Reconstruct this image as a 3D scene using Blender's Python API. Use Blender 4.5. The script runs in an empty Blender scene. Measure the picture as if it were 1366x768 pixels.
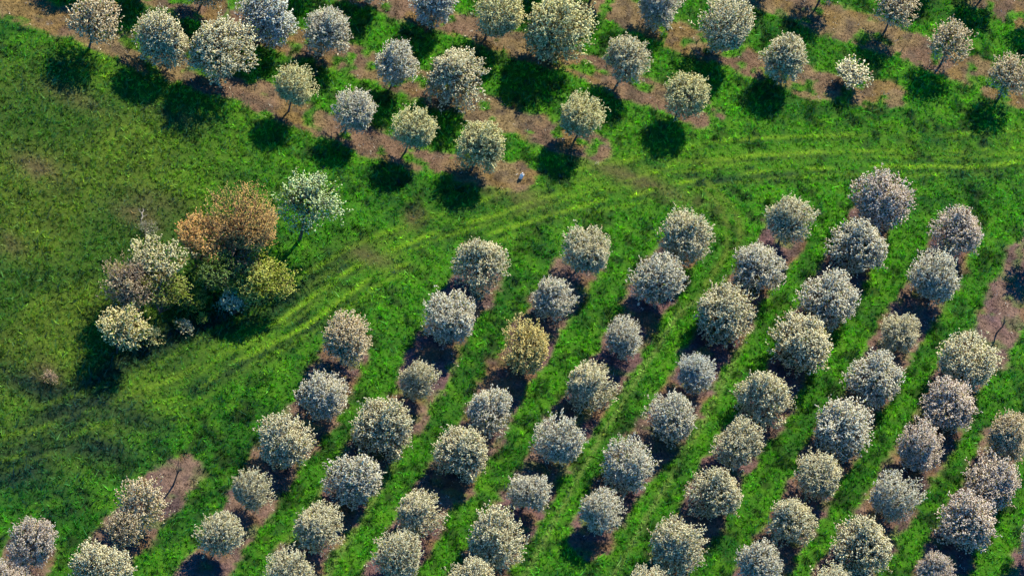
import bpy, math, random
import numpy as np
from mathutils import Vector, Matrix

R = math.radians
S = bpy.context.scene
COL = S.collection

# ------------------------------------------------------------------ camera
DEP, ROLL, DIST, WIDTH = R(50.0), R(21.0), 350.0, 76.5      # look-down angle, bank of the plane, metres, metres across
IW, IH = 1366.0, 768.0
fwd = Vector((0, math.cos(DEP), -math.sin(DEP)))
r0 = Vector((1, 0, 0)); u0 = Vector((0, math.sin(DEP), math.cos(DEP)))
RGT = math.cos(ROLL) * r0 + math.sin(ROLL) * u0
UPV = -math.sin(ROLL) * r0 + math.cos(ROLL) * u0
CAM = -fwd * DIST
cd = bpy.data.cameras.new('camera'); cam = bpy.data.objects.new('camera', cd); COL.objects.link(cam)
m = Matrix((RGT, UPV, -fwd)).transposed().to_4x4(); m.translation = CAM
cam.matrix_world = m
cd.sensor_width = 36.0; cd.lens = 36.0 * DIST / WIDTH
cd.clip_start = 1.0; cd.clip_end = 6000.0
S.camera = cam
PXM = IW / WIDTH                                            # photo pixels per metre at the middle

# ------------------------------------------------------------------ sky, sun, exposure
SUN_EL, SUN_AZ = R(49.0), R(10.0)
w = bpy.data.worlds.new('World'); S.world = w; w.use_nodes = True
nt = w.node_tree; bg = nt.nodes['Background']
sky = nt.nodes.new('ShaderNodeTexSky'); sky.sky_type = 'NISHITA'; sky.sun_disc = False
sky.sun_elevation = SUN_EL; sky.sun_rotation = SUN_AZ; sky.ozone_density = 4.0; sky.dust_density = 0.3
hs = nt.nodes.new('ShaderNodeHueSaturation'); hs.inputs['Saturation'].default_value = 2.4
nt.links.new(sky.outputs[0], hs.inputs['Color']); nt.links.new(hs.outputs[0], bg.inputs[0]); bg.inputs[1].default_value = 0.12
sd = bpy.data.lights.new('sun', 'SUN'); sun = bpy.data.objects.new('sun', sd); COL.objects.link(sun)
sd.energy = 5.0; sd.angle = R(0.5); sd.color = (1.0, 0.90, 0.60)
sv = Vector((math.cos(SUN_EL) * math.sin(SUN_AZ), math.cos(SUN_EL) * math.cos(SUN_AZ), math.sin(SUN_EL)))
sun.rotation_euler = sv.to_track_quat('Z', 'Y').to_euler()
sun.location = sv * 200
S.view_settings.view_transform = 'Standard'; S.view_settings.look = 'None'
S.view_settings.exposure = 1.32; S.view_settings.gamma = 1.0; S.view_settings.use_curve_mapping = False

# ------------------------------------------------------------------ helpers
rng = np.random.default_rng(7)
random.seed(7)

def at(px, py, z=0.0):
    """ground point (height z) seen at a pixel of the photograph"""
    k = WIDTH / DIST / IW
    d = fwd + RGT * ((px - IW / 2) * k) - UPV * ((py - IH / 2) * k)
    t = (z - CAM.z) / d.z
    p = CAM + d * t
    return p

def scale_at(p):
    return PXM * DIST / ((p - CAM).dot(fwd))

def hashn(ix, iy, seed):
    h = (ix.astype(np.int64) * 374761393 + iy.astype(np.int64) * 668265263 + seed * 974634731) & 0x7fffffff
    h = ((h ^ (h >> 13)) * 1274126177) & 0x7fffffff
    h = (h ^ (h >> 16)) & 0xffff
    return h / 65535.0

def vnoise(x, y, seed):
    ix = np.floor(x); iy = np.floor(y); fx = x - ix; fy = y - iy
    fx = fx * fx * (3 - 2 * fx); fy = fy * fy * (3 - 2 * fy)
    a = hashn(ix, iy, seed); b = hashn(ix + 1, iy, seed); c = hashn(ix, iy + 1, seed); d = hashn(ix + 1, iy + 1, seed)
    return (a * (1 - fx) + b * fx) * (1 - fy) + (c * (1 - fx) + d * fx) * fy

def fbm(x, y, seed, size, octv=3):
    s = 0; amp = 1.0; tot = 0
    for o in range(octv):
        s = s + amp * vnoise(x / size + 31.7 * o, y / size + 17.3 * o, seed + o); tot += amp; amp *= .5; size *= .5
    return s / tot

def sstep(a, b, v):
    t = np.clip((v - a) / (b - a), 0, 1); return t * t * (3 - 2 * t)

def pdist(x, y, pts):
    """distance to a polyline"""
    best = np.full(x.shape, 1e9)
    for (ax, ay), (bx, by) in zip(pts[:-1], pts[1:]):
        dx, dy = bx - ax, by - ay; L = dx * dx + dy * dy + 1e-9
        t = np.clip(((x - ax) * dx + (y - ay) * dy) / L, 0, 1)
        best = np.minimum(best, np.hypot(x - ax - t * dx, y - ay - t * dy))
    return best

def sdist(x, y, pts):
    """distance to a polyline, negative on its left"""
    best = np.full(x.shape, 1e9); sg = np.ones(x.shape)
    for (ax, ay), (bx, by) in zip(pts[:-1], pts[1:]):
        dx, dy = bx - ax, by - ay; L = dx * dx + dy * dy + 1e-9
        t = np.clip(((x - ax) * dx + (y - ay) * dy) / L, 0, 1)
        d = np.hypot(x - ax - t * dx, y - ay - t * dy); k = d < best
        best = np.where(k, d, best); sg = np.where(k, np.sign(dy * (x - ax) - dx * (y - ay)), sg)
    return best * sg

def line(*px):
    return [tuple(at(*p)[:2]) for p in px]

# ------------------------------------------------------------------ what stands where (crown centre and radius in photo pixels)
# lower orchard, rows from the left; each tree: px, py, r, look
LOWER = [
    [(40, 722, 33, 'pink'), (8, 772, 34, 'pink')],
    [(238, 618, 12, 'dead'), (190, 668, 36, 'tan'), (166, 704, 27, 'tan'), (138, 754, 40, 'cream')],
    [(466, 449, 36, 'tan'), (431, 522, 34, 'white'), (382, 582, 38, 'cream'), (338, 653, 27, 'cream'), (292, 716, 31, 'cream')],
    [(642, 352, 36, 'cream'), (599, 420, 36, 'white'), (558, 505, 26, 'cream'), (510, 568, 42, 'cream'), (472, 636, 39, 'white'), (429, 702, 34, 'cream'), (386, 762, 32, 'cream')],
    [(781, 330, 33, 'cream'), (740, 396, 30, 'white'), (697, 466, 34, 'yellow'), (657, 546, 32, 'white'), (615, 601, 38, 'cream'), (563, 682, 32, 'cream'), (526, 746, 35, 'cream')],
    [(914, 308, 36, 'cream'), (875, 377, 35, 'white'), (834, 451, 28, 'white'), (792, 511, 33, 'cream'), (743, 586, 33, 'white'), (707, 654, 29, 'white'), (667, 715, 40, 'cream'), (627, 776, 34, 'cream')],
    [(1054, 290, 32, 'cream'), (1013, 357, 36, 'white'), (970, 414, 40, 'cream'), (930, 493, 27, 'blue'), (893, 554, 33, 'white'), (841, 617, 36, 'white'), (804, 682, 30, 'white')],
    [(1179, 260, 41, 'pink'), (1145, 326, 39, 'white'), (1104, 397, 40, 'white'), (1069, 456, 43, 'cream'), (1023, 530, 38, 'cream'), (983, 592, 34, 'cream'), (952, 656, 36, 'cream'), (908, 722, 38, 'cream'), (866, 790, 32, 'cream')],
    [(1278, 306, 35, 'pink'), (1248, 367, 34, 'white'), (1200, 441, 28, 'cream'), (1164, 505, 38, 'white'), (1128, 566, 41, 'white'), (1089, 631, 32, 'cream'), (1056, 698, 33, 'cream'), (1013, 756, 32, 'white')],
    [(1394, 318, 28, 'sparse'), (1340, 424, 10, 'dead'), (1295, 478, 40, 'cream'), (1267, 541, 38, 'pink'), (1227, 598, 33, 'pink'), (1193, 661, 32, 'white'), (1149, 727, 42, 'cream'), (1105, 784, 33, 'cream')],
    [(1350, 575, 33, 'tan'), (1324, 634, 39, 'pink'), (1292, 695, 41, 'pink'), (1252, 760, 27, 'pink')],
    [(1398, 716, 34, 'pink')],
]
# upper orchard, rows from the front; counted from their right ends
UPPER = [
    [(641, 194, 34, 'yellowish'), (552, 170, 29, 'yellowish'), (471, 142, 29, 'white'), (395, 116, 28, 'yellowish'), (299, 73, 44, 'cream'), (216, 47, 38, 'cream'), (128, 28, 38, 'tan')],
    [(779, 155, 30, 'yellowish'), (613, 101, 41, 'cream'), (532, 84, 30, 'white'), (438, 40, 32, 'white'), (356, 14, 41, 'blue'), (275, -22, 34, 'cream'), (190, -48, 34, 'cream'), (106, -70, 34, 'cream')],
    [(914, 126, 31, 'yellowish'), (835, 82, 30, 'cream'), (747, 43, 46, 'yellowish'), (659, 18, 36, 'yellowish'), (581, -2, 34, 'blue'), (500, -32, 34, 'cream'), (420, -58, 34, 'cream')],
    [(1137, 99, 23, 'cream'), (1048, 74, 33, 'cream'), (963, 36, 37, 'cream'), (882, 1, 31, 'white'), (800, -32, 32, 'cream'), (720, -58, 34, 'cream')],
    [(1348, 99, 30, 'tan'), (1270, 54, 31, 'tan'), (1195, 10, 30, 'tan'), (1104, -24, 30, 'tan'), (1020, -52, 33, 'cream')],
    [(1402, -4, 30, 'tan'), (1325, -34, 30, 'tan'), (1240, -62, 33, 'cream')],
]

def solve(px, py, r, hk=None, low=0):
    """base point on the ground, crown radius and crown centre height in metres"""
    s = scale_at(at(px, py, 3.5))
    rm = r / s
    h = hk if hk else ((39 + .64 * r) if low == 0 else (24 + .62 * r + (12 if low == 2 else 0))) / PXM
    return at(px, py, h), rm, h

def bases(rows, low):
    return [[tuple(solve(*t[:3], (2.2 if t[3] == 'dead' else None), low and (1 if j else 2))[0][:2]) for j, t in enumerate(row)] for row in rows]
LB, UB = bases(LOWER, 1), bases(UPPER, 0)

def extend(pts, a, b):
    """lengthen a polyline by a metres at its start and b at its end"""
    if len(pts) == 1:
        d = np.array([-0.13, -.99]); p = np.array(pts[0]); return [tuple(p - d * a), tuple(p + d * b)]
    p = [np.array(q, float) for q in pts]
    d0 = (p[0] - p[1]) / np.linalg.norm(p[0] - p[1]); d1 = (p[-1] - p[-2]) / np.linalg.norm(p[-1] - p[-2])
    return [tuple(p[0] + d0 * a)] + [tuple(q) for q in p] + [tuple(p[-1] + d1 * b)]

STRIPS = []                                                # bare weed-killed strips under the rows: (polyline, half width)
for k, row in enumerate(LB):
    STRIPS.append((extend(row, {1: 1.2, 9: 8}.get(k, 1.3), 1.2 if k == 6 else 14), 2.0 if k == 9 else 1.72, 1))
for hw, L in ((1.5, line((-140, -58), (0, -2), (75, 28), (135, 50), (200, 75), (250, 97), (345, 128), (430, 165), (500, 190), (570, 212), (640, 230), (690, 238))),
              (1.5, line((120, -45), (200, -15), (280, 15), (350, 42), (420, 66), (484, 84), (551, 112), (620, 140), (690, 165), (760, 188), (796, 196))),
              (1.5, line((350, -62), (430, -30), (518, 5), (602, 30), (694, 60), (775, 90), (856, 118), (920, 145), (940, 151))),
              (1.5, line((660, -58), (740, -25), (822, 12), (920, 54), (997, 83), (1089, 112), (1150, 123), (1184, 127))),
              (1.8, line((880, -62), (960, -30), (1052, 5), (1109, 28), (1160, 45), (1211, 62), (1265, 82), (1312, 100), (1400, 135))),
              (1.8, line((1160, -76), (1240, -42), (1310, -5), (1366, 18), (1430, 45)))):
    STRIPS.append((L, hw, 0))

# ------------------------------------------------------------------ the lie and the colour of the land
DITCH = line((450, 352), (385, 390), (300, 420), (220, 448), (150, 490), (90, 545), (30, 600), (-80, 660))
TRACK_A = line((1500, 190), (1366, 194), (1180, 198), (1060, 203), (960, 212), (860, 230), (760, 255), (660, 284), (590, 306))
TRACK_B = line((1500, 202), (1366, 206), (1180, 212), (1060, 218), (960, 228), (860, 246), (760, 270), (660, 300), (560, 334), (500, 362))
STREAKS = [line((425, 392), (330, 445)), line((415, 406), (350, 442)), line((270, 484), (150, 534)), line((250, 498), (170, 530)), line((100, 548), (-20, 592)), line((560, 300), (470, 340), (400, 385))]
TRACK_C = line((1100, 203), (1000, 212), (900, 215), (800, 234), (700, 262))
SWEEP = line((1500, 194), (1366, 198), (1180, 203), (1060, 208), (960, 216), (860, 234), (760, 258), (660, 288), (560, 322), (480, 358), (400, 408), (320, 456), (240, 502), (150, 540), (60, 572), (-60, 600))
CURVE1 = line((905, 232), (938, 250), (962, 275), (972, 305), (970, 335), (950, 370), (905, 418))
CURVE2 = line((918, 228), (952, 248), (978, 275), (988, 305), (984, 335))
WHEEL = [line((968, 372), (905, 418), (848, 508), (805, 576), (752, 672), (700, 768), (660, 840)), line((600, 500), (551, 576), (500, 664), (450, 745), (410, 810)),
         line((478, 568), (430, 650), (360, 760)), line((1000, 440), (940, 560), (880, 660), (800, 800))]

def zfun(x, y):
    z = (fbm(x, y, 3, 14.0, 2) - .5) * 0.5 + (fbm(x, y, 5, 1.6, 2) - .5) * 0.10
    near = pdist(x, y, DITCH)
    return z - 0.5 * np.exp(-(near / 2.2) ** 2)

def z1(p):
    return float(zfun(np.array([p[0]]), np.array([p[1]]))[0])

FIELD = np.array([at(-40, 0)[:2], at(60, 60)[:2]])

def blob(x, y, px, py, rx, ry=None):
    p = at(px, py); s = PXM
    return np.exp(-(((x - p[0]) * s / rx) ** 2 + ((y - p[1]) * s / (ry or rx)) ** 2))

def land(x, y):
    """colour of the ground cover, share of bare strip, height of the grass"""
    n1 = fbm(x, y, 11, 5.0, 3); n2 = fbm(x, y, 21, 1.3, 3); n3 = fbm(x, y, 41, 0.55, 2); n4 = fbm(x, y, 51, 9.0, 2)
    lush = np.array([.024, .160, .003]); bright = np.array([.072, .300, .003]); dark = np.array([.012, .058, .016])
    olive = np.array([.115, .195, .013]); straw = np.array([.205, .148, .075]); pale = np.array([.20, .34, .06])
    c = lush + (bright - lush) * sstep(.26, .60, .3 * n2 + .7 * n1)[:, None]
    c = c + (dark - c) * (.42 * sstep(.58, .74, 1 - (.3 * n2 + .7 * n3)))[:, None]
    gl = sstep(.52, .74, fbm(x, y, 131, .75, 2)); c = c + (np.array([.130, .370, .004]) - c) * (.55 * gl)[:, None]
    sh = sstep(.56, .74, fbm(x, y, 151, .9, 2)); c = c * (1 - .62 * sh)[:, None]
    hgt = .15 + .13 * n2 + .10 * sh
    # rough old meadow on the left, greyer and drier
    q = at(0, 0); e1 = pdist(x, y, line((-400, -160), (-80, -10), (30, 40), (160, 130), (270, 200), (300, 250)))
    mead = blob(x, y, 60, 260, 300, 330) + blob(x, y, 60, 420, 200, 260)
    mead = sstep(.32, .95, mead + .5 * (n1 - .5) + .25 * (n4 - .5))
    streak = fbm(x * .55 + y * .25, y - .35 * x, 61, 1.1, 2)
    mo = olive * (0.55 + .95 * streak)[:, None]
    mo = mo + (np.array([.04, .135, .008]) - mo) * (.75 * sstep(.5, .66, n4))[:, None]
    c = c + (mo - c) * (mead * .92)[:, None]
    # yellow-green light grass between the copse and the wheel tracks, and along them
    yl = np.array([.15, .34, .010])
    b = blob(x, y, 180, 520, 70, 40) + blob(x, y, 60, 575, 90, 40) + .8 * blob(x, y, 320, 440, 60, 40) + .55 * blob(x, y, 300, 230, 110, 80) + .6 * blob(x, y, 160, 85, 150, 60)
    c = c + (yl - c) * (np.clip(b, 0, 1) * sstep(.25, .65, n2))[:, None]
    # dark wet grass of the ditch and its runs, copse shadow painted into its colour
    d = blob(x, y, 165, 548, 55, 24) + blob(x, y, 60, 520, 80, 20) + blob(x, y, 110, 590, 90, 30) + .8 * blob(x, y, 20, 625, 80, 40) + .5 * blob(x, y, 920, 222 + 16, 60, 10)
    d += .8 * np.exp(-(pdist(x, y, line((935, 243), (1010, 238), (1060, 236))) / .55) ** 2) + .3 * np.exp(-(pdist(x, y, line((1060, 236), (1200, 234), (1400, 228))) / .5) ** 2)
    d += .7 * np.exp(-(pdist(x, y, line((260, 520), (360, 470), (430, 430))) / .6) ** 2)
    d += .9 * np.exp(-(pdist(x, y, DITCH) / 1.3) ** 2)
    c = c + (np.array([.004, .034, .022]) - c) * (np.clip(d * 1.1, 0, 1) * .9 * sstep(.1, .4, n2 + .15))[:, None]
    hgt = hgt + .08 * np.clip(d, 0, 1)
    # wheel tracks: pressed, paler lines
    for L, wd, st in ((TRACK_C, .30, .7), (CURVE1, .27, 1.0), (CURVE2, .24, 1.0), *[(q, .28, .6) for q in STREAKS]):
        t = np.exp(-(pdist(x, y, L) / wd) ** 2) * st * sstep(.22, .6, n2)
        c = c + (np.array([.17, .29, .025]) - c) * t[:, None]; hgt = hgt * (1 - .6 * t)
    dm = sdist(x, y, SWEEP); fade = .45 + .55 * sstep(at(210, 525).x, at(430, 400).x, x); env = np.exp(-(dm / 2.6) ** 2) * fade
    wob = .9 * (n1 - .5)
    for k, (off, st) in enumerate(((-2.2, .45), (-1.35, 1.0), (-.35, .5), (.25, 1.0), (1.9, .7))):
        vis = st * fade * sstep(.30, .52, fbm(x, y, 95 + k, 3.0, 3))
        t = np.exp(-((dm - off - wob) / .20) ** 2) * vis
        q = np.exp(-((dm - off - wob + .42) / .17) ** 2) * vis * .7
        c = c + (np.array([.014, .070, .010]) - c) * q[:, None]
        c = c + (np.array([.26, .50, .015]) - c) * t[:, None]
    c = c + (np.array([.15, .33, .008]) - c) * (.35 * env * sstep(.3, .6, n2))[:, None]; hgt = hgt * (1 - .4 * env)
    for L in WHEEL:
        t = np.exp(-(pdist(x, y, L) / .20) ** 2) * sstep(.2, .45, n1)
        c = c + (pale - c) * t[:, None]
    # worn patches
    worn = .9 * blob(x, y, 850, 240, 100, 16) + blob(x, y, 50, 225, 34, 22) + .9 * blob(x, y, 185, 288, 36, 22) + .9 * blob(x, y, 6, 325, 26, 18) + blob(x, y, 62, 497, 18, 18) \
        + .9 * blob(x, y, 490, 340, 38, 15) + .9 * blob(x, y, 552, 290, 16, 18) + .75 * blob(x, y, 690, 262, 50, 22) + .6 * blob(x, y, 100, 130, 60, 20) + .6 * blob(x, y, 235, 155, 40, 18) + .5 * blob(x, y, 210, 268, 40, 16)
    worn = np.clip(worn, 0, 1) * sstep(.30, .62, n2 * .6 + n3 * .4 + .08)
    c = c + (straw * .9 - c) * (worn * .85)[:, None]; hgt = hgt * (1 - .5 * worn)
    # bare strips
    bare = np.zeros_like(x)
    ed = (n2 - .5) * 1.2 + (n3 - .5) * .6
    low_strip = np.zeros_like(x)
    for pts, hw, low in STRIPS:
        q = sstep(.22, -.22, pdist(x, y, pts) + ed - hw); bare = np.maximum(bare, q)
        if low: low_strip = np.maximum(low_strip, q)
    pink = np.array([.175, .108, .078]); ochre = np.array([.20, .130, .045]); grey = np.array([.095, .070, .055])
    soil = straw + (pink - straw) * sstep(.38, .62, n1)[:, None]
    soil = soil + (ochre - soil) * (.8 * sstep(.54, .70, fbm(x, y, 71, 1.8, 2)))[:, None]
    soil = soil + (grey - soil) * (.75 * sstep(.50, .72, fbm(x, y, 81, .8, 3)))[:, None]
    soil = soil * (.45 + .55 * n3)[:, None]
    soil = soil * (1 - low_strip[:, None] * np.array([.28, .36, .0]))  # lower strips browner and darker, blue of the tree shade painted into the soil
    weed = sstep(.62, .74, fbm(x, y, 91, 1.0, 2))
    soil = soil * (1 - .22 * (1 - low_strip))[:, None]
    bare = bare * (1 - (.85 - .65 * low_strip) * weed)
    c = c * (1 - bare)[:, None] + soil * bare[:, None]
    return c, bare, hgt

def axis(lo, hi, step, far):
    inner = np.arange(lo, hi + step / 2, step)
    out = []; v = step * 2; p = hi
    while p < far:
        p += v; out.append(p); v *= 1.5
    outl = []; v = step * 2; p = lo
    while p > -far:
        p -= v; outl.append(p); v *= 1.5
    return np.concatenate([outl[::-1], inner, out])

def mesh_np(name, verts, faces, cols=None, smooth=False):
    """mesh from numpy arrays, all faces with the same number of corners"""
    me = bpy.data.meshes.new(name)
    n = len(verts); f, k = faces.shape
    me.vertices.add(n); me.vertices.foreach_set('co', np.ascontiguousarray(verts, np.float32).ravel())
    me.loops.add(f * k); me.loops.foreach_set('vertex_index', np.ascontiguousarray(faces, np.int32).ravel())
    me.polygons.add(f); me.polygons.foreach_set('loop_start', np.arange(0, f * k, k, dtype=np.int32))
    me.update(calc_edges=True)
    if smooth:
        me.polygons.foreach_set('use_smooth', np.ones(f, bool))
    if cols is not None:
        a = me.color_attributes.new('tone', 'FLOAT_COLOR', 'POINT')
        q = np.ones((n, 4), np.float32); q[:, :3] = cols; a.data.foreach_set('color', q.ravel())
    return me

# ------------------------------------------------------------------ materials
def material(name):
    ma = bpy.data.materials.new(name); ma.use_nodes = True
    n = ma.node_tree; b = n.nodes['Principled BSDF']; b.inputs['Roughness'].default_value = .8
    b.inputs['Specular IOR Level'].default_value = .2
    return ma, n, b

def ground_mat():
    ma, n, b = material('ground_cover')
    a = n.nodes.new('ShaderNodeAttribute'); a.attribute_name = 'tone'
    tc = n.nodes.new('ShaderNodeTexCoord')
    no = n.nodes.new('ShaderNodeTexNoise'); no.inputs['Scale'].default_value = 5.5; no.inputs['Detail'].default_value = 6; no.inputs['Roughness'].default_value = .7
    n.links.new(tc.outputs['Object'], no.inputs['Vector'])
    mr = n.nodes.new('ShaderNodeMapRange'); mr.inputs[1].default_value = .3; mr.inputs[2].default_value = .7; mr.inputs[3].default_value = .45; mr.inputs[4].default_value = 1.5
    n.links.new(no.outputs['Fac'], mr.inputs[0])
    mx = n.nodes.new('ShaderNodeVectorMath'); mx.operation = 'SCALE'
    n.links.new(a.outputs['Color'], mx.inputs[0]); n.links.new(mr.outputs[0], mx.inputs['Scale'])
    n.links.new(mx.outputs[0], b.inputs['Base Color'])
    bu = n.nodes.new('ShaderNodeBump'); bu.inputs['Strength'].default_value = .9; bu.inputs['Distance'].default_value = .12
    n.links.new(no.outputs['Fac'], bu.inputs['Height']); n.links.new(bu.outputs[0], b.inputs['Normal'])
    b.inputs['Roughness'].default_value = .95
    return ma

def leaf_mat(name, trans=.35, objcol=False, gloss=0.0):
    ma = bpy.data.materials.new(name); ma.use_nodes = True
    n = ma.node_tree; n.nodes.remove(n.nodes['Principled BSDF']); out = n.nodes['Material Output']
    a = n.nodes.new('ShaderNodeAttribute'); a.attribute_name = 'tone'
    src = a.outputs['Color']
    if objcol:
        oi = n.nodes.new('ShaderNodeObjectInfo')
        mx = n.nodes.new('ShaderNodeMix'); mx.data_type = 'RGBA'; mx.blend_type = 'MULTIPLY'; mx.inputs[0].default_value = 1
        n.links.new(src, mx.inputs[6]); n.links.new(oi.outputs['Color'], mx.inputs[7]); src = mx.outputs[2]
    d = n.nodes.new('ShaderNodeBsdfDiffuse'); t = n.nodes.new('ShaderNodeBsdfTranslucent'); s = n.nodes.new('ShaderNodeMixShader')
    s.inputs[0].default_value = trans
    n.links.new(src, d.inputs[0]); n.links.new(src, t.inputs[0])
    n.links.new(d.outputs[0], s.inputs[1]); n.links.new(t.outputs[0], s.inputs[2]); last = s
    if gloss:                                              # waxy blades mirror a little sky; blue tint added to colour the shadows
        gl = n.nodes.new('ShaderNodeBsdfGlossy'); gl.inputs['Roughness'].default_value = .5; gl.inputs['Color'].default_value = (.30, .65, 1, 1)
        s2 = n.nodes.new('ShaderNodeMixShader'); s2.inputs[0].default_value = gloss
        n.links.new(s.outputs[0], s2.inputs[1]); n.links.new(gl.outputs[0], s2.inputs[2]); last = s2
    n.links.new(last.outputs[0], out.inputs[0])
    return ma

def bark_mat(name, col):
    ma, n, b = material(name)
    tc = n.nodes.new('ShaderNodeTexCoord'); no = n.nodes.new('ShaderNodeTexNoise'); no.inputs['Scale'].default_value = 9; no.inputs['Detail'].default_value = 4
    cr = n.nodes.new('ShaderNodeValToRGB'); cr.color_ramp.elements[0].color = (*[c * .5 for c in col], 1); cr.color_ramp.elements[1].color = (*[min(1, c * 1.6) for c in col], 1)
    n.links.new(tc.outputs['Object'], no.inputs[0]); n.links.new(no.outputs['Fac'], cr.inputs[0]); n.links.new(cr.outputs[0], b.inputs['Base Color'])
    return ma

M_GROUND = ground_mat(); M_GRASS = leaf_mat('grass_blades', .35, False, .06); M_STRAW = leaf_mat('dry_stalks', .15)
M_BLOOM = leaf_mat('blossom', .38, True); M_BARK = bark_mat('bark', (.075, .062, .062)); M_DEAD = bark_mat('dead_wood', (.22, .19, .17))

# ------------------------------------------------------------------ ground sheet
X0, X1, Y0, Y1 = -52.0, 52.0, -47.0, 50.0
ax = axis(X0, X1, .24, 2500.0); ay = axis(Y0, Y1, .24, 2500.0)
gx, gy = np.meshgrid(ax, ay); gx = gx.ravel(); gy = gy.ravel()
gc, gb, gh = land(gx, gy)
gc *= (.30 + .70 * gb)[:, None]                           # thatch, darkened so the gaps in the standing grass look dark
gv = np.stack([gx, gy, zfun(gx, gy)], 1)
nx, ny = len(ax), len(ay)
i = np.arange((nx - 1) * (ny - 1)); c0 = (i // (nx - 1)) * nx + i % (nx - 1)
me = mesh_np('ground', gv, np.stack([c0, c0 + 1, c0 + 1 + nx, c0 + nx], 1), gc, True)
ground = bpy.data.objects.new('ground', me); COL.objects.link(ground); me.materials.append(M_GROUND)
ground['kind'] = 'structure'

# ------------------------------------------------------------------ grass and dry stalks
def in_view(x, y, pad):
    k = IW * DIST / WIDTH
    dx = x - CAM.x; dy = y - CAM.y; dz = -CAM.z
    zc = dx * fwd.x + dy * fwd.y + dz * fwd.z
    u = (dx * RGT.x + dy * RGT.y + dz * RGT.z) / zc * k; v = (dx * UPV.x + dy * UPV.y + dz * UPV.z) / zc * k
    return (abs(u) < IW / 2 + pad) & (abs(v) < IH / 2 + pad)

def tufts(name, px, py, hgt, col, blades, spread, width, lean, mat):
    n = len(px); N = n * blades
    bx = np.repeat(px, blades) + rng.normal(0, spread, N); by = np.repeat(py, blades) + rng.normal(0, spread, N)
    bz = zfun(bx, by) - .02
    h = np.repeat(hgt, blades) * rng.uniform(.55, 1.25, N)
    yaw = rng.uniform(0, 2 * math.pi, N); wv = width * rng.uniform(.6, 1.5, N)
    ln = np.abs(rng.normal(0, lean, N)) + .12; la = rng.uniform(0, 2 * math.pi, N)
    tx = np.cos(yaw) * wv / 2; ty = np.sin(yaw) * wv / 2
    v = np.empty((N, 3, 3))
    v[:, 0] = np.stack([bx - tx, by - ty, bz], 1); v[:, 1] = np.stack([bx + tx, by + ty, bz], 1)
    v[:, 2] = np.stack([bx + np.cos(la) * h * ln, by + np.sin(la) * h * ln, bz + h], 1)
    c = np.repeat(col, blades, 0) * rng.uniform(.65, 1.4, N)[:, None]
    c = np.repeat(c, 3, 0)
    me = mesh_np(name, v.reshape(-1, 3), np.arange(N * 3).reshape(-1, 3), c)
    me.materials.append(mat)
    o = bpy.data.objects.new(name, me); COL.objects.link(o); o['kind'] = 'stuff'
    return o

def scatter(dens, pad):
    n = int((X1 - X0) * (Y1 - Y0) * dens)
    x = rng.uniform(X0, X1, n); y = rng.uniform(Y0, Y1, n); k = in_view(x, y, pad)
    return x[k], y[k]

x, y = scatter(17, 70)
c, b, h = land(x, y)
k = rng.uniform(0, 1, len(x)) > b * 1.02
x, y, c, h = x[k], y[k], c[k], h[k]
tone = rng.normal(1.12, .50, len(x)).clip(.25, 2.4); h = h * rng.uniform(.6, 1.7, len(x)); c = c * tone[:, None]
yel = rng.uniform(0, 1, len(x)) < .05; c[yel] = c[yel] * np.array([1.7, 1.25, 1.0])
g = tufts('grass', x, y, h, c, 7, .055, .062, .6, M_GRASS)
g['label'] = 'bright green grass of the meadow and the mown alleys'; g['category'] = 'grass'
x, y = scatter(14, 70)
c, b, h = land(x, y)
k = rng.uniform(0, 1, len(x)) < b
x, y, c = x[k], y[k], c[k]
c = c * rng.normal(1.15, .4, len(x)).clip(.3, 2.2)[:, None]
pet = rng.uniform(0, 1, len(x)) < .035; c[pet] = np.array([.55, .50, .45])
g = tufts('dry_grass', x, y, np.full(len(x), .11), c, 5, .10, .06, 1.1, M_STRAW)
g['label'] = 'dead straw coloured weeds on the bare strips under the trees'; g['category'] = 'dry grass'

# ------------------------------------------------------------------ trees
def unit(v):
    return v / np.maximum(np.linalg.norm(v, axis=-1, keepdims=True), 1e-9)

def flecks(centres, along, length, width, cols, r, sides=3):
    """small spindles: pointed at both ends, three-sided"""
    n = len(centres)
    a = unit(along); p = unit(np.cross(a, r.normal(0, 1, (n, 3)))); q = np.cross(a, p)
    L = (length * r.uniform(.7, 1.35, n))[:, None] / 2; W = (width * r.uniform(.7, 1.35, n))[:, None] / 2
    ring = [centres + W * (math.cos(k * 2.0944) * p + math.sin(k * 2.0944) * q) for k in range(3)]
    v = np.stack([centres - a * L, ring[0], ring[1], ring[2], centres + a * L], 1)
    f = np.array([[0, 2, 1], [0, 3, 2], [0, 1, 3], [4, 1, 2], [4, 2, 3], [4, 3, 1]])
    F = (np.arange(n)[:, None, None] * 5 + f).reshape(-1, 3)
    return v.reshape(-1, 3), F, np.repeat(cols, 5, 0)

PALETTE = {                                                # share of opened flowers, leaves, buds; colours of the three
    'bloom': ((.84, .09, .07), ((.90, .88, .78), (.34, .38, .12), (.46, .33, .22))),
    'loose': ((.62, .26, .12), ((.84, .86, .74), (.34, .46, .12), (.40, .34, .2))),
    'twigs': ((.30, .10, .60), ((.86, .76, .56), (.36, .40, .12), (.56, .46, .36))),
    'buds':  ((.70, .12, .18), ((.84, .58, .24), (.48, .46, .14), (.60, .34, .14))),
    'green': ((.50, .38, .12), ((.62, .68, .24), (.32, .42, .07), (.42, .42, .2))),
}

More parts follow.
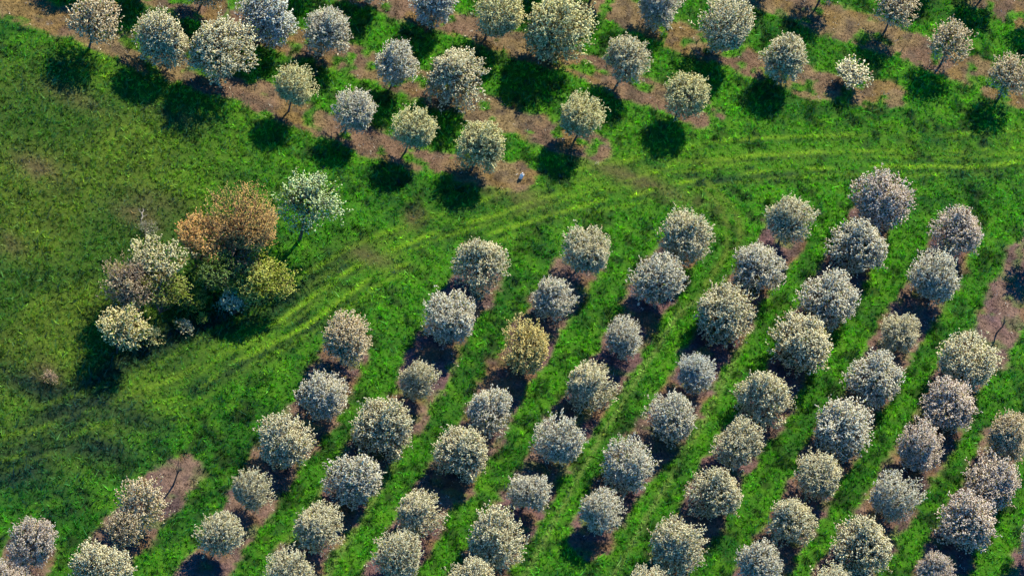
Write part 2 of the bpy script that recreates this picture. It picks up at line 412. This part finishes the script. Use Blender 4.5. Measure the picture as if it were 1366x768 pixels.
def crown_mesh(name, seed, shoots, per, kind='bloom', floor=-.72, up=.35, length=.22, fl=.085, fw=.05, lump=.30, inner=.3, gaps=.0, skew=.0, patch=0.0):
    r = np.random.default_rng(seed)
    n = shoots
    d = unit(r.normal(0, 1, (n * 2, 3)))
    keep = d[:, 2] > floor + r.normal(0, .13, n * 2)
    lob = unit(r.normal(0, 1, (26, 3)))
    near = (d @ lob.T).max(1)
    if gaps > 0:
        keep &= (near > .80) | (r.uniform(0, 1, n * 2) > gaps)
    d = d[keep][:n]; near = near[keep][:n]; n = len(d)
    rad = 1.0 - lump * .5 + lump * (near - .8) / .2 * .6
    rad = np.clip(rad, .7, 1.12) * r.uniform(.76, 1.06, n)
    sp = (r.uniform(0, 1, n) < .12) & (d[:, 2] > -.2); rad[sp] *= 1.14
    ins = r.uniform(0, 1, n) < inner
    rad[ins] *= r.uniform(.45, .9, ins.sum())
    sk = unit(r.normal(0, 1, (3, 3))); rad = rad * (1 + skew * (d @ sk.T).sum(1) * .8)
    tip = d * rad[:, None]
    a = unit(d * .8 + np.array([0, 0, up]) + r.normal(0, .33, (n, 3)))
    ln = length * r.uniform(.6, 1.3, n)
    if skew:                                               # lopsided, but centred and of radius one again
        tip[:, :2] -= (tip[:, :2].max(0) + tip[:, :2].min(0)) / 2
        tip[:, :2] *= 1.03 / np.percentile(np.linalg.norm(tip[:, :2], axis=1), 97)
    t = np.repeat(np.arange(per), n) / per
    cen = np.tile(tip, (per, 1)) - np.tile(a, (per, 1)) * (np.tile(ln, per) * t)[:, None] + r.normal(0, .028, (n * per, 3))
    al = np.tile(a, (per, 1)) + r.normal(0, .5, (n * per, 3))
    share, (c1, c2, c3) = PALETTE[kind]
    lobe = (d @ lob.T).argmax(1); pu = r.uniform(0, 1, len(lob))[lobe]
    u = np.where(r.uniform(0, 1, n * per) < patch, np.tile(pu, per), r.uniform(0, 1, n * per))
    cols = np.where((u < share[0])[:, None], np.array(c1), np.where((u < share[0] + share[1])[:, None], np.array(c2), np.array(c3)))
    cols = cols * r.uniform(.75, 1.12, n * per)[:, None] * np.tile(r.uniform(.82, 1.1, n), per)[:, None]
    V, F, C = flecks(cen, al, fl, fw, np.clip(cols, 0, .90), r)
    # the woody shoot under the flowers
    mid = tip - a * (ln * .8)[:, None]
    V2, F2, C2 = flecks(mid, a, length * 1.7, .016, np.tile(np.array([.10, .075, .065]), (n, 1)) * r.uniform(.6, 1.4, n)[:, None], r)
    return mesh_np(name, np.vstack([V, V2]), np.vstack([F, F2 + len(V)]), np.vstack([C, C2]))

def tube(pts, radii, sides=6):
    pts = np.array(pts, float); n = len(pts); V = []; F = []
    for k in range(n):
        t = unit(pts[min(k + 1, n - 1)] - pts[max(k - 1, 0)])
        a = unit(np.cross(t, np.array([.3, .9, .2]) if abs(t[2]) > .8 else np.array([0, 0, 1.0]))); b = np.cross(t, a)
        for s in range(sides):
            an = 2 * math.pi * s / sides
            V.append(pts[k] + radii[k] * (math.cos(an) * a + math.sin(an) * b))
    for k in range(n - 1):
        for s in range(sides):
            F.append([k * sides + s, k * sides + (s + 1) % sides, (k + 1) * sides + (s + 1) % sides, (k + 1) * sides + s])
    return np.array(V), np.array(F)

def trunk_mesh(name, seed, limbs=7, fork=.42, thick=.048, subs=3, reach=.82, crook=.05):
    """trunk and limbs of a tree whose crown has radius 1 and its centre at height 2.1"""
    r = np.random.default_rng(seed); Vs, Fs, k = [], [], 0
    def put(p, q):
        nonlocal k
        v, f = tube(p, q); Vs.append(v); Fs.append(f + k); k += len(v)
    zf = 2.1 * fork
    top = np.array([r.normal(0, crook), r.normal(0, crook), zf])
    put([np.array([0, 0, -.1]), np.array([0, 0, .06]), top * [.3, .3, .5] + r.normal(0, .012, 3), top], [thick * 1.5, thick * 1.1, thick * .9, thick * .8])
    ends = []
    for j in range(limbs):
        an = 2 * math.pi * j / limbs + r.uniform(-.3, .3); tilt = r.uniform(.15, 1.0) if j else .05
        e = np.array([math.cos(an) * math.sin(tilt), math.sin(an) * math.sin(tilt), math.cos(tilt) * .75]) * reach + np.array([0, 0, 2.1 - .05])
        m1 = top + (e - top) * .45 + np.array([math.cos(an), math.sin(an), .1]) * .10 + r.normal(0, .04, 3)
        put([top - [0, 0, .03], m1, e], [thick * .62, thick * .42, thick * .14])
        for q in range(subs):
            s = m1 + (e - m1) * r.uniform(.0, .7); dr = unit(unit(s - top) + r.normal(0, .6, 3) + [0, 0, .25])
            put([s, s + dr * .2 + r.normal(0, .02, 3), s + dr * r.uniform(.35, .5)], [thick * .26, thick * .17, thick * .06])
    return mesh_np(name, np.vstack(Vs), np.vstack(Fs), None, True)

def tree_root(name, base, label, cat, group=None, rz=0.0):
    o = bpy.data.objects.new(name, None); COL.objects.link(o); o.empty_display_size = .5
    o.location = base; o.rotation_euler = (0, 0, rz); o['label'] = label; o['category'] = cat
    if group: o['group'] = group
    return o

def part(name, mesh, mat, parent):
    o = bpy.data.objects.new(name, mesh)
    if not mesh.materials: mesh.materials.append(mat)
    COL.objects.link(o); o.parent = parent
    return o

# kinds of crowns the fruit trees are copied from: (trunk, crown)
PROTO = {}
for kind, count, kw in (('full', 12, dict(shoots=1150, per=9, fl=.078, fw=.040, floor=-.95, length=.32, lump=.75, gaps=.5, skew=.22)),
                        ('thin', 3, dict(shoots=560, per=5, inner=.45, gaps=.35, floor=-.6, length=.30, fl=.10, fw=.05, lump=.5)),
                        ('bowl', 1, dict(shoots=230, per=7, inner=.45, gaps=.35, floor=.0, length=.85, fl=.15, fw=.07, up=.55, lump=.6))):
    PROTO[kind] = []
    for v in range(count):
        t = bpy.data.objects.new('trunk', trunk_mesh('fruit_trunk', 100 + v * 7 + len(kind)))
        c = bpy.data.objects.new('crown', crown_mesh('fruit_crown', 200 + v * 13 + count, **kw))
        t.data.materials.append(M_BARK); c.data.materials.append(M_BLOOM)
        PROTO[kind].append((t, c))

TINT = {'white': (1.0, .98, .93), 'cream': (1.0, .96, .79), 'yellowish': (1.0, .98, .66), 'tan': (.95, .84, .68), 'pink': (.97, .87, .86),
        'yellow': (1.0, .88, .46), 'blue': (.92, .96, 1.0), 'sparse': (.80, .66, .64)}
WORD = {'white': 'white', 'cream': 'cream', 'yellowish': 'yellowish', 'tan': 'tan', 'pink': 'pinkish grey', 'blue': 'bluish white', 'yellow': 'tan yellow', 'sparse': 'sparse pinkish'}
ORD = ['first', 'second', 'third', 'fourth', 'fifth', 'sixth', 'seventh', 'eighth', 'ninth', 'tenth', 'eleventh', 'twelfth']

def fruit_tree(px, py, r, look, label, group, kind='full', low=0):
    base, rm, h = solve(px, py, r, 1.5 if kind == 'bowl' else None, low)
    off = (.10 if low else .16) * rm; base = at(px, py, h - off)
    pt, pc = random.choice(PROTO[kind])
    root = tree_root('fruit_tree', (base.x, base.y, z1(base)), label, 'tree', group, random.uniform(0, 6.28))
    root.rotation_euler.x = random.uniform(-.04, .04)
    t = pt.copy(); COL.objects.link(t); t.parent = root; t.scale = (rm, rm, h / 2.1)
    c = pc.copy(); COL.objects.link(c); c.parent = root; c.location = (0, 0, h - off)
    s = random.uniform(.95, 1.05)
    if kind == 'bowl': rm *= 1.3
    c.scale = (rm * s, rm / s, rm * (.55 if kind == 'bowl' else random.uniform(1.0, 1.18)))
    k = random.uniform(.93, 1.0); tc = TINT[look]; c.color = (tc[0] * k, tc[1] * k, tc[2] * k, 1)
    return root

def size_word(r):
    return 'large ' if r >= 40 else ('small ' if r <= 29 else '')

def dead_tree(px, py, hm, label):
    b = at(px, py, hm)
    root = tree_root('dead_tree', (b.x, b.y, z1(b)), label, 'dead tree', None, .4)
    t = part('trunk', trunk_mesh('dead_trunk', int(px), limbs=4, fork=.62, thick=.085, subs=2, reach=.6, crook=.12), M_BARK, root); t.scale = (.75, .75, hm / 2.3)

ROWNAME = ['far left corner row'] + [f'{ORD[k]} lower row from left' for k in range(1, 12)]
for k, row in enumerate(LOWER):
    for j, (px, py, r, look) in enumerate(row):
        if look == 'dead':
            if k == 1: dead_tree(px + 2, py, 2.6, 'bare dead tree at the head of the second lower row from left')
            else: dead_tree(px, py, 1.9, 'thin bare dead sapling on the brown strip beside the right edge')
            continue
        place = f'{ORD[j]} from top in {ROWNAME[k]}'
        if look == 'yellow': lab = 'tan yellow tree among white ones, ' + place
        elif look == 'sparse': lab = 'sparse pinkish tree cut by the right edge above the dead sapling'
        elif k == 11: lab = 'pinkish grey tree cut by the right edge in the lower corner'
        elif k == 0: lab = ('pinkish grey tree alone near the lower left corner', 'pinkish tree cut off by the lower left corner')[j]
        else: lab = f'{size_word(r)}{WORD[look]} blossom tree, {place}'
        thin = look in ('sparse',) or (k == 1 and j in (1, 2))
        fruit_tree(px, py, r, look, lab, 'blossom trees of the lower orchard', 'thin' if thin else 'full', 1 if j else 2)
UROW = ['front upper row', 'second upper row', 'third upper row', 'fourth upper row', 'fifth upper row', 'back upper row']
for k, row in enumerate(UPPER):
    for j, (px, py, r, look) in enumerate(row):
        place = f'{ORD[j]} from right in {UROW[k]}'
        if r == 23: lab = 'smallest blossom tree, low cream and splayed, at the end of the fourth upper row'
        else: lab = f'{size_word(r)}{WORD[look]} blossom tree, {place}'
        kind = 'bowl' if r == 23 else ('thin' if look == 'tan' else 'full')
        fruit_tree(px, py, r, look, lab, 'blossom trees of the upper orchard', kind)

# ------------------------------------------------------------------ the copse by the ditch
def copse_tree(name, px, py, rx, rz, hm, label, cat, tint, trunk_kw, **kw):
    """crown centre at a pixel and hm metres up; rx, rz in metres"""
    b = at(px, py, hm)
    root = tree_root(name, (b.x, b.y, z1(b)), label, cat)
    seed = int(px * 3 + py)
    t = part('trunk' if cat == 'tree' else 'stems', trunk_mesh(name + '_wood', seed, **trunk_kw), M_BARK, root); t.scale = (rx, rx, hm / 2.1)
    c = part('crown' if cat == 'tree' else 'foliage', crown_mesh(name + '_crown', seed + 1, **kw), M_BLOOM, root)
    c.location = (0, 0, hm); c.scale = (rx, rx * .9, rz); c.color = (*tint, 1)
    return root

SH = dict(limbs=9, fork=.12, thick=.035, subs=3)
copse_tree('budding_tree', 322, 290, 2.9, 1.9, 4.6, 'big orange brown budding tree, tallest crown of the copse', 'tree', (1, 1, 1), dict(limbs=9, fork=.35, thick=.05), shoots=1250, per=7, kind='buds', patch=.4, skew=.25, length=.30, fl=.055, fw=.024, lump=1.2, gaps=.82, up=.7)
copse_tree('budding_shrub', 275, 316, 2.2, 1.3, 3.6, 'smaller orange shrub leaning left of the big orange tree', 'shrub', (1, .95, .95), SH, shoots=800, per=6, kind='buds', patch=.55, skew=.2, length=.25, fl=.08, fw=.04, lump=.5, gaps=.3)
copse_tree('thicket_tree', 176, 374, 2.4, 1.9, 3.4, 'grey beige barely leafed twiggy tree at the left of the copse', 'tree', (1.0, .95, .88), dict(limbs=11, fork=.25, thick=.045, subs=5), shoots=900, per=6, kind='twigs', patch=.6, skew=.25, length=.42, fl=.08, fw=.028, lump=1.2, gaps=.8, up=.6)
copse_tree('cream_tree', 212, 346, 2.2, 1.3, 4.0, 'cream flowering tree between the grey thicket and orange tree', 'tree', (.88, .80, .58), dict(limbs=8, fork=.4), shoots=620, per=5, kind='loose', patch=.55, skew=.2, length=.25, fl=.09, fw=.05, lump=.6, gaps=.4)
copse_tree('olive_shrub', 222, 386, 1.9, 1.6, 2.8, 'olive green shrub below the cream flowering tree', 'shrub', (.9, .9, .8), SH, shoots=560, per=5, kind='green', patch=.55, skew=.2, length=.3, fl=.09, fw=.045, lump=.6, gaps=.4)
copse_tree('flowering_shrub', 166, 434, 1.9, 1.6, 2.9, 'tall cream and yellow shrub at the lower left tip of the copse', 'shrub', (1.1, .98, .66), SH, shoots=520, per=6, kind='loose', patch=.55, skew=.2, length=.42, fl=.10, fw=.055, lump=.7, gaps=.5, up=.7, floor=-.3)
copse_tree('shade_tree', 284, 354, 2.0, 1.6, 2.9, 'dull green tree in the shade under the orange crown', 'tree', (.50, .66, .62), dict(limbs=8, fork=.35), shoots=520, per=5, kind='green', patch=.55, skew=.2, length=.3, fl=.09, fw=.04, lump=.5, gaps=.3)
copse_tree('leafing_shrub', 349, 366, 2.5, 1.9, 2.6, 'yellow green leafing shrub right below the orange tree', 'shrub', (1.05, 1, .8), SH, shoots=1000, per=6, kind='green', patch=.55, skew=.2, length=.3, fl=.08, fw=.04, lump=.5, gaps=.35, up=.6, floor=-.4)
copse_tree('pale_shrub', 318, 396, 1.25, 1.1, 1.8, 'pale silvery shrub at the foot of the yellow green one', 'shrub', (.95, 1, .92), SH, shoots=300, per=5, kind='loose', patch=.55, skew=.2, length=.45, fl=.12, fw=.06, lump=.7, gaps=.4, up=.7, floor=-.2)
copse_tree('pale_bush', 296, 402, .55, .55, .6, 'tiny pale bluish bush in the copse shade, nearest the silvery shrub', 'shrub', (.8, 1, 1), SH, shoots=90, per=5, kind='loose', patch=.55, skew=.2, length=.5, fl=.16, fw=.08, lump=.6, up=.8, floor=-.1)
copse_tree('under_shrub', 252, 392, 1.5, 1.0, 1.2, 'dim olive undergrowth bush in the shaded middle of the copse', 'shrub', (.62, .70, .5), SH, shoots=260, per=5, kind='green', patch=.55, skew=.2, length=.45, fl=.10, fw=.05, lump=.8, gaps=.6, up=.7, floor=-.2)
copse_tree('straggly_shrub', 205, 442, 1.0, .9, 1.2, 'straggly yellow shrub right beside the tall cream and yellow one', 'shrub', (1, .95, .6), SH, shoots=170, per=5, kind='loose', patch=.55, skew=.2, length=.5, fl=.12, fw=.06, lump=.8, gaps=.6, up=.8, floor=-.2)
copse_tree('bronze_shrub', 305, 336, 2.4, 1.5, 2.9, 'dark bronze twiggy shrub directly below the big orange crown', 'shrub', (.8, .62, .55), SH, shoots=460, per=5, kind='twigs', patch=.55, skew=.2, length=.45, fl=.07, fw=.026, lump=.8, gaps=.6, up=.6, floor=-.4)
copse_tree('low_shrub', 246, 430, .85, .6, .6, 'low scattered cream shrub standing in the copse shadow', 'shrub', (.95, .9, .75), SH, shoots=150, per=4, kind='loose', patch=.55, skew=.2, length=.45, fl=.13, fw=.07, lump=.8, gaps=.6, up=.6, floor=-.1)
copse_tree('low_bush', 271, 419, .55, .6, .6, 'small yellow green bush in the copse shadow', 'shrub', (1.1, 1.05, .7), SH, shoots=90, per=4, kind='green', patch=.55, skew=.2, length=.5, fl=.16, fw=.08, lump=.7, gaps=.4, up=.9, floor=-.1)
copse_tree('open_tree', 418, 264, 2.6, 2.4, 5.0, 'tall open white flowering tree with a bare dark trunk beside the copse', 'tree', (.84, .95, .66), dict(limbs=7, fork=.62, thick=.05, subs=5, reach=.95), shoots=560, per=6, kind='loose', patch=.55, skew=.2, length=.30, fl=.08, fw=.045, lump=1.0, inner=.5, gaps=.88, floor=-.85)
copse_tree('dry_bush', 68, 503, .7, .5, .5, 'pinkish dry weed bush alone left of the copse shadow', 'shrub', (1, .85, .85), SH, shoots=140, per=4, kind='twigs', patch=.55, skew=.2, length=.5, fl=.12, fw=.05, lump=.7, gaps=.4, up=.7, floor=-.1)
copse_tree('grey_bush', 198, 304, .8, .5, .45, 'low grey bush beside the dead branch in the meadow', 'shrub', (.8, .9, .95), SH, shoots=130, per=4, kind='twigs', patch=.55, skew=.2, length=.5, fl=.12, fw=.05, lump=.7, gaps=.4, up=.8, floor=-.1)

# a bleached dead branch lying in the meadow
b = at(189, 289)
root = tree_root('dead_branch', (b.x, b.y, z1(b) + .05), 'bleached crooked dead branch lying on worn meadow grass', 'branch', None, .35)
Vs, Fs, k = [], [], 0
for p, q in (([(-.1, -.55, .08), (.05, -.25, .22), (-.06, .1, .30), (.12, .42, .26), (.06, .7, .34)], [.07, .065, .055, .04, .02]), ([(-.06, .1, .3), (-.3, .25, .42), (-.4, .5, .5)], [.04, .03, .012]),
             ([(.05, -.25, .2), (.3, -.2, .35), (.5, -.05, .38)], [.04, .028, .01]), ([(.12, .42, .26), (.3, .5, .42)], [.03, .012])):
    v, f = tube(p, q); Vs.append(v); Fs.append(f + k); k += len(v)
root.scale = (.75, .75, .75)
part('limb', mesh_np('dead_branch', np.vstack(Vs), np.vstack(Fs), None, True), M_DEAD, root)

# the small white thing at the end of the front upper strip: a plastic jug
M_JUG, _, bj = material('white_plastic'); bj.inputs['Base Color'].default_value = (.82, .80, .84, 1); bj.inputs['Roughness'].default_value = .4
M_CAP, _, bc = material('grey_cap'); bc.inputs['Base Color'].default_value = (.45, .42, .48, 1)
def lathe(prof, sides=16, sx=1.0, sy=1.0):
    V = []; F = []
    for rr, z in prof:
        for s in range(sides):
            an = 2 * math.pi * s / sides; V.append((rr * math.cos(an) * sx, rr * math.sin(an) * sy, z))
    n = len(prof)
    for a in range(n - 1):
        for s in range(sides): F.append((a * sides + s, a * sides + (s + 1) % sides, (a + 1) * sides + (s + 1) % sides, (a + 1) * sides + s))
    return np.array(V), np.array(F)
b = at(694, 239)
root = tree_root('plastic_jug', (b.x, b.y, z1(b)), 'small white plastic jug standing at the end of the front upper strip', 'jug', None, .4)
v, f = lathe([(.001, 0), (.13, .0), (.15, .02), (.15, .34), (.145, .40), (.10, .50), (.05, .55), (.045, .60), (.001, .601)], 16, 1, .8)
part('body', mesh_np('jug_body', v, f, None, True), M_JUG, root)
v, f = lathe([(.001, .60), (.058, .602), (.058, .66), (.05, .672), (.001, .673)])
part('cap', mesh_np('jug_cap', v, f, None, True), M_CAP, root)
v, f = tube([(.10, 0, .50), (.19, 0, .50), (.20, 0, .36), (.148, 0, .30)], [.018, .018, .018, .018])
part('handle', mesh_np('jug_handle', v, f, None, True), M_JUG, root)
